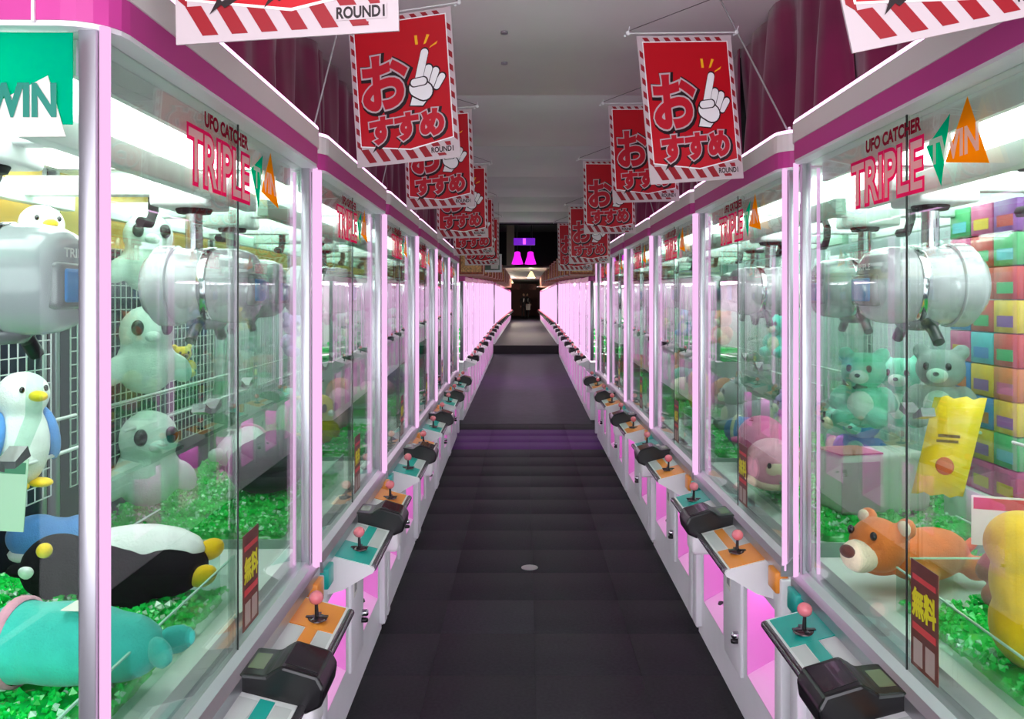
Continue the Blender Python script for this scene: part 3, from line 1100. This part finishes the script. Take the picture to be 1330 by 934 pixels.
FCOL = {'pink': (240, 170, 190), 'cream': (242, 226, 196), 'mint': (150, 226, 206), 'orange': (240, 132, 60), 'yellow': (250, 206, 20),
        'white': (240, 246, 242), 'black': (22, 22, 24), 'blue': (92, 150, 220), 'teal': (64, 200, 184), 'charcoal': (52, 58, 62),
        'brown': (158, 96, 52), 'grey': (170, 174, 178), 'red': (220, 74, 44), 'lilac': (190, 150, 210), 'rose': (216, 110, 150)}
FM = {k: fab(k, v) for k, v in FCOL.items()}
EYE = mat('plush_eye', (24, 20, 22), .15, coat=.6)
TAGM = mat('paper_tag', (240, 238, 226), .5)
pcache = {}


def plush(kind, colour, name, label, cat, loc, rz=0.0, scale=1.0, rx=0.0, ry=0.0, col2='cream', group=None):
    key = (kind, colour, col2)
    if key not in pcache:
        pcache[key] = build_plush(kind, colour, col2)
    root = empty(name, loc, (rx, ry, rz))
    root.scale = (scale,) * 3
    for (pn, me, sub) in pcache[key]:
        o = link(pn, me, None, root)
        for (sn, sme) in sub:
            link(sn, sme, None, o)
    tag(root, label, cat, group)
    return root


def M_(me, m):
    me.materials.append(m)
    return me


def build_plush(kind, c, c2):
    A, B2 = FM[c], FM[c2]
    E = lambda *a, **k: MB().ell(*a, **k)
    out = []

    def part(n, me, m, sub=()):
        out.append((n, M_(me, m), [(sn, M_(sm, smm)) for sn, sm, smm in sub]))
    if kind == 'bear':            # sitting, facing -y, about 0.30 tall
        part('body', remeshed(MB().ell((0, 0, .09), (.09, .08, .10)).ell((-.07, -.07, .04), (.045, .06, .04)).ell((.07, -.07, .04), (.045, .06, .04)).ell(
            (-.10, -.02, .12), (.035, .035, .06), rot=(0, .5, 0)).ell((.10, -.02, .12), (.035, .035, .06), rot=(0, -.5, 0))), A)
        part('head', remeshed(MB().ell((0, -.01, .235), (.095, .085, .08)).ell((-.075, 0, .305), (.034, .02, .034)).ell((.075, 0, .305), (.034, .02, .034))), A, [
            ('muzzle', E((0, -.085, .215), (.04, .03, .03)).mesh('m'), B2), ('eye', E((-.04, -.084, .25), (.012, .008, .016), 10, 7).mesh('e'), EYE),
            ('eye', E((.04, -.084, .25), (.012, .008, .016), 10, 7).mesh('e'), EYE), ('nose', E((0, -.113, .222), (.012, .008, .009), 10, 7).mesh('n'), EYE)])
        part('belly', E((0, -.062, .095), (.055, .03, .06)).mesh('b'), B2)
    elif kind == 'seal':          # upright rounded white plush with two large eyes, 0.32 tall
        part('body', remeshed(MB().ell((0, 0, .10), (.105, .09, .11)).ell((0, -.01, .215), (.095, .085, .095)).ell((-.11, -.02, .08), (.04, .03, .06), rot=(0, .5, 0)).ell((.11, -.02, .08), (.04, .03, .06), rot=(0, -.5, 0))), A, [
            ('eye', E((-.048, -.082, .232), (.022, .012, .028), 12, 8).mesh('e'), EYE), ('eye', E((.048, -.082, .232), (.022, .012, .028), 12, 8).mesh('e'), EYE),
            ('muzzle', E((0, -.092, .20), (.028, .022, .02), 12, 8).mesh('m'), B2)])
    elif kind == 'lying':         # lying animal, head towards -x, 0.42 long
        part('body', remeshed(MB().ell((.05, 0, .085), (.17, .09, .085)).ell((-.05, -.08, .04), (.08, .035, .035), rot=(0, 0, .3)).ell((-.05, .08, .04), (.08, .035, .035), rot=(0, 0, -.3)).ell(
            (.20, -.07, .04), (.06, .04, .04)).ell((.20, .07, .04), (.06, .04, .04)).ell((.25, 0, .09), (.05, .02, .02), rot=(0, -.5, 0))), A)
        part('head', remeshed(MB().ell((-.16, 0, .14), (.085, .09, .085)).ell((-.12, -.075, .205), (.02, .035, .035)).ell((-.12, .075, .205), (.02, .035, .035))), A, [
            ('muzzle', E((-.235, 0, .115), (.055, .06, .05)).mesh('m'), B2), ('nose', E((-.285, 0, .135), (.018, .028, .02), 12, 8).mesh('n'), fab('nose_brown', (96, 56, 50))),
            ('ear_lining', E((-.136, -.079, .207), (.012, .024, .024), 10, 7).mesh('l'), B2), ('ear_lining', E((-.136, .079, .207), (.012, .024, .024), 10, 7).mesh('l'), B2),
            ('eye', E((-.225, -.045, .185), (.01, .012, .014), 10, 7).mesh('e'), EYE), ('eye', E((-.225, .045, .185), (.01, .012, .014), 10, 7).mesh('e'), EYE)])
    elif kind == 'loaf':          # large soft cushion animal
        part('body', remeshed(MB().ell((0, 0, .09), (.17, .12, .09)).ell((.06, 0, .11), (.12, .11, .09)).ell((-.10, 0, .10), (.09, .10, .085))), A)
        part('base', remeshed(MB().ell((0, 0, .04), (.175, .125, .045))), B2)
        part('face', E((-.176, 0, .105), (.012, .05, .03)).mesh('f'), B2, [('eye', E((-.186, -.035, .125), (.008, .009, .012), 8, 6).mesh('e'), EYE), ('eye', E((-.186, .035, .125), (.008, .009, .012), 8, 6).mesh('e'), EYE)])
    elif kind == 'roll':          # fat bolster with a ribbon collar and a fin tail
        part('body', remeshed(MB().ell((-.02, 0, .09), (.20, .095, .09)).ell((-.12, 0, .09), (.10, .095, .09)).ell((.10, 0, .085), (.11, .08, .075))), A)
        part('collar', MB().lathe([(.091, -.012), (.099, -.008), (.099, .008), (.091, .012)], (-.13, 0, .09), 28, (0, PI / 2, 0)).mesh('c'), B2)
        part('tail_fin', remeshed(MB().ell((.215, .035, .09), (.05, .02, .035), rot=(0, 0, .6)).ell((.215, -.035, .09), (.05, .02, .035), rot=(0, 0, -.6))), A)
        part('paper_tag', MB().box(.0, .07, -.05, .01, .181, .183).mesh('t'), TAGM)
    elif kind == 'penguin':       # lying on its back along x: head at -x, feet at +x
        part('body', remeshed(MB().ell((.02, 0, .09), (.21, .098, .09)).ell((.13, 0, .088), (.12, .095, .085)).ell((-.16, 0, .085), (.095, .092, .085)).ell((.02, -.10, .06), (.10, .02, .035)).ell((-.265, 0, .07), (.04, .025, .018))), A)
        part('belly', remeshed(MB().ell((.07, .02, .128), (.175, .072, .062))), B2)
        part('bobble', E((-.155, -.03, .180), (.02, .02, .02)).mesh('b'), FM['yellow'])
        part('eye_patch', E((-.20, -.062, .13), (.022, .014, .03), rot=(.3, .3, 0)).mesh('e'), B2)
        part('foot', E((.245, -.04, .085), (.046, .024, .030), rot=(0, -.7, 0)).mesh('f'), FM['yellow'])
        part('foot', E((.245, .04, .10), (.046, .024, .030), rot=(0, -.7, 0)).mesh('f'), FM['yellow'])
        part('paper_tag', MB().box(.21, .30, -.12, -.07, .004, .006).mesh('t'), TAGM)
    elif kind == 'bird':          # upright bird with wings
        part('body', remeshed(MB().ell((0, 0, .13), (.08, .075, .13)).ell((0, -.01, .275), (.075, .07, .07))), A, [
            ('eye', E((-.035, -.068, .295), (.008, .006, .01), 8, 6).mesh('e'), EYE), ('eye', E((.035, -.068, .295), (.008, .006, .01), 8, 6).mesh('e'), EYE)])
        part('wing', E((-.082, 0, .15), (.022, .05, .085), rot=(0, .2, 0)).mesh('w'), B2)
        part('wing', E((.082, 0, .15), (.022, .05, .085), rot=(0, -.2, 0)).mesh('w'), B2)
        part('beak', E((0, -.088, .275), (.022, .035, .016)).mesh('k'), FM['yellow'])
        part('foot', E((-.035, -.04, .012), (.03, .045, .014)).mesh('f'), FM['yellow'])
        part('foot', E((.035, -.04, .012), (.03, .045, .014)).mesh('f'), FM['yellow'])
    elif kind == 'bean':          # tall curved plush with stubby limbs
        part('body', remeshed(MB().ell((.03, 0, .10), (.11, .10, .11)).ell((.0, 0, .20), (.09, .085, .10)).ell((-.03, 0, .29), (.085, .08, .075))), A)
        part('limb', remeshed(MB().ell((-.03, -.09, .09), (.05, .06, .05)).ell((-.03, -.13, .07), (.04, .03, .045))), A)
        part('limb', remeshed(MB().ell((.10, -.08, .10), (.045, .05, .05)).ell((.13, -.10, .06), (.04, .03, .045))), A)
    elif kind == 'whale':         # big dark rounded plush
        part('body', remeshed(MB().ell((0, 0, .12), (.21, .15, .12)).ell((.10, 0, .14), (.13, .13, .12))), A)
        part('belly', remeshed(MB().ell((-.02, -.03, .075), (.19, .135, .07))), B2)
        part('fin', E((-.04, -.15, .09), (.06, .03, .02), rot=(.4, 0, .4)).mesh('f'), A)
        part('tail', remeshed(MB().ell((.26, .05, .10), (.08, .045, .02), rot=(0, 0, .6)).ell((.26, -.05, .10), (.08, .045, .02), rot=(0, 0, -.6))), A)
    return out


BZ = BED + .005
N1L, N1R = 'nearest left machine', 'nearest right machine'
# nearest left machine and what stands behind it
plush('penguin', 'black', 'plush_penguin', 'black and white penguin plush lying with yellow feet in the nearest left machine', 'plush toy', (-1.165, 2.46, BZ + .01), R(2), 1.04, R(32), col2='white')
plush('roll', 'teal', 'plush_roll', 'fat teal bolster plush with a pink collar in the nearest left machine', 'plush toy', (-.99, 1.86, BZ), R(-4), 0.98, col2='pink')
plush('loaf', 'blue', 'plush_cushion', 'blue and white cushion plush at the back of the nearest left machine', 'plush toy', (-1.53, 2.74, BZ), R(200), .75, col2='white')
plush('bird', 'white', 'plush_bird', 'white bird plush with blue wings and yellow beak against the wire grid', 'plush toy', (-1.50, 2.52, 1.22), R(60), 1.0, col2='blue')
plush('bird', 'white', 'plush_bird', 'white bird plush high on the rack behind the nearest left claw', 'plush toy', (-1.50, 2.62, 1.76), R(50), .9, col2='white')
# stacked white plushes with large eyes in the second left machine
for i, (px, py, Y, lab) in enumerate([(192, 335, 3.35, 'uppermost'), (190, 465, 3.30, 'middle'), (192, 610, 3.25, 'lowest')]):
    p = at(px, py, Y)
    plush('seal', 'white', 'plush_seal', 'white plush with big dark eyes, %s of the stack in the second left machine' % lab, 'plush toy', (p.x, Y, p.z - .13), R(34 + 4 * i), 1.0 + .08 * i, col2='white', group='stacked white plushes')
p = at(236, 490, 3.6)
plush('bear', 'yellow', 'plush_bear', 'tiny yellow bear plush hanging beside the white plush stack', 'plush toy', (p.x, 3.6, p.z), R(40), .42, col2='brown')
plush('whale', 'charcoal', 'plush_whale', 'big charcoal whale plush in the second left machine', 'plush toy', (-1.14, 3.72, BZ), R(78), .98, col2='charcoal')
# nearest right machine
plush('lying', 'orange', 'plush_cub', 'orange plush cub with cream muzzle lying in the nearest right machine', 'plush toy', (1.16, 2.52, BZ), R(24), .93, col2='cream')
plush('bean', 'yellow', 'plush_bean', 'bright yellow upright plush on the beads in the nearest right machine', 'plush toy', (1.15, 1.93, BZ), R(30), 1.0)
plush('bear', 'brown', 'plush_bear', 'honey brown bear plush behind the bright yellow plush', 'plush toy', (1.37, 2.32, BZ), R(-40), .85)
# second right machine seen through the nearest one
for i, (px, py, Y, c, lab) in enumerate([(1122, 520, 3.32, 'mint', 'left'), (1170, 522, 3.62, 'mint', 'middle'), (1222, 520, 3.13, 'grey', 'right')]):
    p = at(px, py, Y)
    plush('bear', c, 'plush_bear', '%s bear plush on the rack bar, %s of the row of three' % (c, lab), 'plush toy', (p.x, Y, p.z - .10), R(-35), .92, col2='white', group='bear plushes on the rack')
p = at(1120, 570, 3.66)
plush('bear', 'blue', 'plush_bear', 'pale blue bear plush under the mint bears in the second right machine', 'plush toy', (p.x, 3.66, p.z - .14), R(-50), .9, col2='mint')
plush('loaf', 'pink', 'plush_cushion', 'pink and cream cushion plush in the second right machine', 'plush toy', (1.06, 3.62, BZ + .04), R(80), 1.0, col2='cream')
plush('whale', 'rose', 'plush_whale', 'large rose pink whale plush in the second right machine', 'plush toy', (1.22, 4.25, BZ), R(95), .95, col2='pink')
# pale rounded prize box
o = MB().bbox(-.20, .20, -.11, .11, 0, .235, .035, 4).build('prize_box', mat('box_cream', (238, 236, 228), .5), None, (1.40, 3.42, BZ), (0, 0, R(12)))
tag(o, 'pale cream rounded box with a pink panel in the second right machine', 'box')
MB().box(-.205, -.04, -.114, -.108, .02, .21).build('pink_panel', mat('box_pink', (206, 170, 184), .5), o)
MB().box(-.195, -.01, -.09, .09, .234, .239).build('lid_band', mat('box_band', (206, 120, 96), .5), o)

# yellow pouch hanging from the rack
p = at(1232, 580, 2.82)
b = MB()
nx, nz = 8, 14
vs, fs = [], []
for sgn in (1, -1):
    for j in range(nz + 1):
        for i in range(nx + 1):
            u, v = i / nx * 2 - 1, j / nz * 2 - 1
            t = .035 * (1 - u ** 4) * (1 - v ** 6)
            vs.append((u * .078 + .035 * v, sgn * t, v * .165 + .006 * math.sin(u * 9)))
n0 = (nx + 1) * (nz + 1)
for s in (0, n0):
    for j in range(nz):
        for i in range(nx):
            a = s + j * (nx + 1) + i
            fs.append((a, a + 1, a + nx + 2, a + nx + 1))
b.add(vs, fs, True)
o = b.build('snack_pouch', mat('pouch_yellow', (238, 208, 30), .3, noise=.12, nscale=9), None, p, (0, 0, R(-28)))
tag(o, 'yellow foil pouch hanging at the back of the nearest right machine', 'pouch')
MB().box(-.03, .035, -.0375, -.0365, .035, .045).box(-.035, .03, -.0375, -.0365, .018, .027).build('print_line', mat('pouch_print', (110, 84, 20), .5), o)
MB().ell((-.01, -.037, -.06), (.028, .003, .03), 12, 8).build('print_spot', mat('pouch_red', (206, 96, 40), .5), o)

# colourful boxed prizes stacked behind the nearest right machine's glass
BC = [(214, 60, 60), (60, 130, 214), (240, 190, 40), (70, 176, 110), (230, 120, 60), (150, 80, 170), (90, 190, 210), (220, 90, 150)]
BN = ['red', 'blue', 'yellow', 'green', 'orange', 'purple', 'sky blue', 'pink']
rnd = random.Random(11)
ordc = {}
bm_cache = {}
for r_ in range(9):
    for c_ in range(3):
        ci = rnd.randrange(8)
        Yb = 2.965 + .155 * c_
        Zb = 1.07 + .118 * r_
        if ci not in bm_cache:
            me = MB().bbox(-.06, .06, -.073, .073, 0, .114, .003, 1).mesh('prize_box')
            me.materials.append(mat('boxed_%d' % ci, BC[ci], .45, noise=.15, nscale=25))
            me2 = MB().box(-.0615, -.0602, -.05, .05, .02, .06).mesh('box_print')
            me2.materials.append(mat('boxed_print_%d' % ci, BC[(ci + 3) % 8], .45))
            bm_cache[ci] = (me, me2)
        o = link('prize_box', bm_cache[ci][0], None, None, (1.74, Yb, Zb))
        link('box_print', bm_cache[ci][1], None, o)
        tag(o, '%s prize box, %s column, %s from the bottom of the colourful stack' % (BN[ci], ORD[c_], ORD[r_]), 'box', 'stacked prize boxes at the right')
for i, z in enumerate((1.062,)):
    o = MB().bbox(1.66, 1.81, 2.885, 3.36, BED - .01, z + .006, .004, 1).build('box_stand', WHITE)
    tag(o, 'white stand under the stack of colourful prize boxes', 'stand')

# small price card near the brown bear and one hanging at the left rack
p = at(1290, 655, 2.30)
o = MB().box(-.10, .10, 0, .003, -.09, .04).build('price_card', TAGM, None, (p.x, 2.20, p.z), (0, 0, R(-20)))
MB().box(-.095, .095, -.001, 0, .005, .035).build('card_header', NRED, o)
MB().cyl((0, .002, -.09), (0, .002, BZ - p.z), .004, 6).build('card_stem', ACRY, o)
tag(o, 'white price card with red header beside the brown bear plush', 'card')
p = at(8, 640, 2.2)
o = MB().box(-.07, .05, 0, .003, -.10, .09).build('price_card', mat('card_green', (188, 214, 190), .5), None, p, (0, R(4), R(4)))
MB().box(-.065, .045, -.001, 0, .05, .08).build('card_header', mat('card_header_green', (70, 130, 100), .5), o)
MB().tube([(-.01, .0015, .09), (.0, .0015, .115), (.02, .0015, .12), (.03, .0015, .10)], .0015, 5).build('card_hook', WIRE, o)
tag(o, 'pale green price card hooked on the rack at the left edge', 'card')

# assorted plushes in the other near machines
rnd = random.Random(5)
kinds = ['bear', 'loaf', 'lying', 'whale', 'roll', 'seal', 'bird']
nice = {'bear': 'bear', 'loaf': 'cushion', 'lying': 'puppy', 'whale': 'whale', 'roll': 'bolster', 'seal': 'seal', 'bird': 'bird'}
cols = ['pink', 'cream', 'orange', 'mint', 'white', 'blue', 'lilac', 'red', 'yellow', 'grey', 'rose', 'teal']
for side in ('left', 'right'):
    for k in range(1, NROW):
        mx, my = (LM if side == 'left' else RM)[k]
        sgn = -1 if side == 'left' else 1
        used = set()
        slots = [(.40, -.50, 0), (.42, .08, 0), (.66, -.22, 0), (.70, .42, 0)] if k > 1 else [(.68, .50, 0)]
        for (d, off, _) in slots:
            while True:
                kd, c = rnd.choice(kinds), rnd.choice(cols)
                if (kd, c) not in used:
                    break
            used.add((kd, c))
            depth = 'front' if d < .5 else 'back'
            where = 'near' if off < -.1 else ('middle' if off < .3 else 'far')
            plush(kd, c, 'plush_' + nice[kd], '%s %s plush, %s %s of the bead bed in the %s %s machine' % (c, nice[kd], where, depth, ORD[k], side), 'plush toy',
                  (mx + sgn * d, my + off, BZ), R(rnd.uniform(0, 360)) if kd in ('loaf', 'lying', 'whale', 'roll') else R((-90 if side == 'right' else 90) + rnd.uniform(-30, 10)),
                  rnd.uniform(.85, 1.05), col2=rnd.choice(['white', 'cream', 'pink']))
        if k == 1:
            continue
        # one plush on the rack at the back
        kd, c = 'bear', cols[(k * 3 + (0 if side == 'left' else 5)) % 12]
        plush(kd, c, 'plush_bear', '%s bear plush on the high back rack of the %s %s machine' % (c, ORD[k], side), 'plush toy', (mx + sgn * .77, my + .3, 1.39), R(-60 if side == 'right' else 60), .9)

# ------------------------------------------------------------------ the far end
MAG = emat('stage_magenta', (255, 40, 240), 3.0)
for i, (px, py) in enumerate([(672, 335), (689, 335)]):
    p = at(px, py, 17.5)
    o = MB().lathe([(.03, .13), (.055, .12), (.07, .03), (.115, -.11), (.118, -.13)], p, 16).build('stage_lamp', mat('lamp_shell', (150, 30, 150), .4, emit=(230, 30, 230), estr=.9))
    MB().lathe([(0, 0), (.11, 0)], p + Vector((0, 0, -.125)), 16).build('lens', MAG, o)
    MB().cyl(p + Vector((0, 0, .12)), p + Vector((0, 0, .33)), .012, 6).build('yoke', BLACK, o)
    tag(o, 'magenta stage lamp pointing down, %s of the pair over the aisle' % ('left' if i == 0 else 'right'), 'stage lamp', 'magenta stage lamps')
    po = bpy.data.lights.new('stage_spot', 'SPOT')
    po.energy = 25
    po.color = (.75, .1, 1.0)
    po.spot_size = R(70)
    po.shadow_soft_size = .08
    lo = bpy.data.objects.new('stage_spot', po)
    col.objects.link(lo)
    lo.parent = o
    lo.location = p + Vector((0, 0, -.14))
    lo.rotation_euler = (0, 0, 0)
p = at(681, 314, 17.5)
o = MB().bbox(p.x - .22, p.x + .22, 17.4, 17.55, p.z - .07, p.z + .07, .01).build('truss_box', mat('truss_purple', (70, 20, 110), .4, emit=(110, 30, 190), estr=.6))
MB().box(p.x - .03, p.x + .03, 17.39, 17.4, p.z - .06, p.z + .06).build('light_strip', emat('truss_strip', (170, 60, 240), 2.0), o)
MB().cyl((p.x - .15, 17.47, p.z), (p.x - .15, 17.47, 4.3), .02, 6).cyl((p.x + .15, 17.47, p.z), (p.x + .15, 17.47, 4.3), .02, 6).build('hanger', BLACK, o)
tag(o, 'dark box with purple light strip above the magenta stage lamps', 'light')
p0, p1 = at(658, 296, 22), at(668, 296, 22)
o = MB().box(p0.x, p1.x, 21.9, 22.1, 2.64, 4.3).build('pillar', mat('pillar_beige', (150, 132, 120), .7), None)
o['kind'] = 'structure'
o.name = 'trim_1'
for (px, py, Yp, en, lab) in ((690, 357, 34, 90, 'small warm pendant lamp hanging over the middle of the far aisle'), (663, 349, 48, 260, 'tiny warm pendant lamp left of the aisle near its end')):
    p = at(px, py, Yp)
    p.z = min(p.z, 2.78)
    o = MB().lathe([(.03, .14), (.05, .12), (.16, -.10), (.165, -.12)], p, 16).build('pendant_lamp', mat('pendant_shade', (236, 226, 190), .5, emit=(255, 232, 170), estr=.8))
    MB().ell(p + Vector((0, 0, -.06)), (.07, .07, .07), 10, 8).build('bulb', emat('pendant_bulb', (255, 226, 160), 6.0), o)
    MB().cyl(p + Vector((0, 0, .13)), (p.x, p.y, 2.96), .01, 5).build('flex', BLACK, o)
    tag(o, lab, 'lamp', 'warm pendant lamps')
    pl = bpy.data.lights.new('pendant_light', 'POINT')
    pl.energy = en
    pl.color = (1, .85, .65)
    pl.shadow_soft_size = .1
    lo = bpy.data.objects.new('pendant_light', pl)
    col.objects.link(lo)
    lo.parent = o
    lo.location = p + Vector((0, 0, -.2))
# posters on the end wall
for i, (px, py, w, h, c) in enumerate([(670, 372, .55, .5, (150, 60, 66)), (681, 371, .5, .5, (96, 34, 40)), (692, 373, .5, .45, (176, 104, 96))]):
    p = at(px, py, 65.8)
    o = MB().box(p.x - w / 2, p.x + w / 2, 65.86, 65.9, p.z - h / 2, p.z + h / 2).build('wall_poster', mat('poster_%d' % i, c, .5, noise=.5, nscale=4))
    tag(o, '%s poster on the end wall, %s of three' % (['rose', 'dark maroon', 'pale red'][i], ['left', 'middle', 'right'][i]), 'poster', 'posters on the end wall')

# person standing at the far end, seen small
def person(loc):
    root = empty('person', loc)
    sk = [((0, 0, .92), .13), ((0, 0, 1.12), .135), ((0, 0, 1.33), .15), ((0, 0, 1.45), .06), ((0, 0, 1.53), .055),
          ((-.09, 0, .88), .085), ((-.10, -.02, .48), .06), ((-.10, .0, .08), .045), ((-.10, -.12, .04), .04),
          ((.09, 0, .88), .085), ((.11, .03, .48), .06), ((.11, .06, .08), .045), ((.11, -.06, .04), .04),
          ((-.19, 0, 1.36), .06), ((-.24, .02, 1.12), .045), ((-.20, -.12, .93), .036), ((-.19, -.16, .87), .03),
          ((.19, 0, 1.36), .06), ((.25, .0, 1.12), .045), ((.22, -.14, 1.0), .036), ((.20, -.20, .98), .03)]
    ed = [(0, 1), (1, 2), (2, 3), (3, 4), (0, 5), (5, 6), (6, 7), (7, 8), (0, 9), (9, 10), (10, 11), (11, 12), (2, 13), (13, 14), (14, 15), (15, 16), (2, 17), (17, 18), (18, 19), (19, 20)]
    me = bpy.data.meshes.new('body')
    me.from_pydata([p for p, _ in sk], ed, [])
    o = link('body', me, mat('dark_clothes', (30, 28, 32), .8), root)
    md = o.modifiers.new('skin', 'SKIN')
    for i, (_, r) in enumerate(sk):
        me.skin_vertices[0].data[i].radius = (r, r * .85)
    me.skin_vertices[0].data[0].use_root = True
    s = o.modifiers.new('sub', 'SUBSURF')
    s.levels = s.render_levels = 2
    skin = mat('skin', (206, 160, 136), .6)
    hd = MB().ell((0, -.01, 1.62), (.075, .09, .11), 14, 10).ell((0, -.10, 1.61), (.012, .018, .02), 8, 6).build('head', skin, root)
    MB().ell((0, .015, 1.655), (.084, .095, .095), 14, 10).build('hair', mat('hair_black', (20, 17, 18), .6), hd)
    for x in (-.03, .03):
        MB().ell((x, -.092, 1.63), (.01, .006, .007), 8, 6).build('eye', EYE, hd)
    for (hx, hy, hz) in ((-.19, -.17, .84), (.20, -.22, .97)):
        h = MB().ell((hx, hy, hz), (.03, .022, .04), 10, 8)
        for f in range(4):
            h.cyl((hx - .02 + .013 * f, hy - .005, hz - .03), (hx - .02 + .013 * f, hy - .02, hz - .085 + .006 * abs(f - 1.5)), .007, 6)
        h.cyl((hx + .02, hy - .01, hz), (hx + .04, hy - .03, hz - .045), .008, 6)
        h.build('hand', skin, root)
    MB().prism([(-.02, 1.36), (.06, 1.38), (.03, 1.16), (-.05, 1.1)], 'y', -.16, -.135).build('scarf', mat('scarf_white', (232, 230, 226), .8), root)
    return root
pp = person((-.10, 57.5, .43))
tag(pp, 'person in dark clothes with a white scarf standing at the far end', 'person')
pp = person((.14, 58.3, .43))
bag = MB().bbox(.05, .36, 57.93, 58.05, 1.0, 1.42, .03, 2).build('tote_bag', mat('bag_white', (222, 220, 214), .7))
MB().tube([(.12, 57.99, 1.40), (.14, 57.99, 1.56), (.27, 57.99, 1.56), (.29, 57.99, 1.40)], .01, 5).build('strap', mat('bag_white', (222, 220, 214), .7), bag)
tag(bag, 'white tote bag held by the figure at the far end', 'bag')
tag(pp, 'person in dark clothes behind a white tote bag at the far end', 'person')
pp.rotation_euler = (0, 0, R(20))
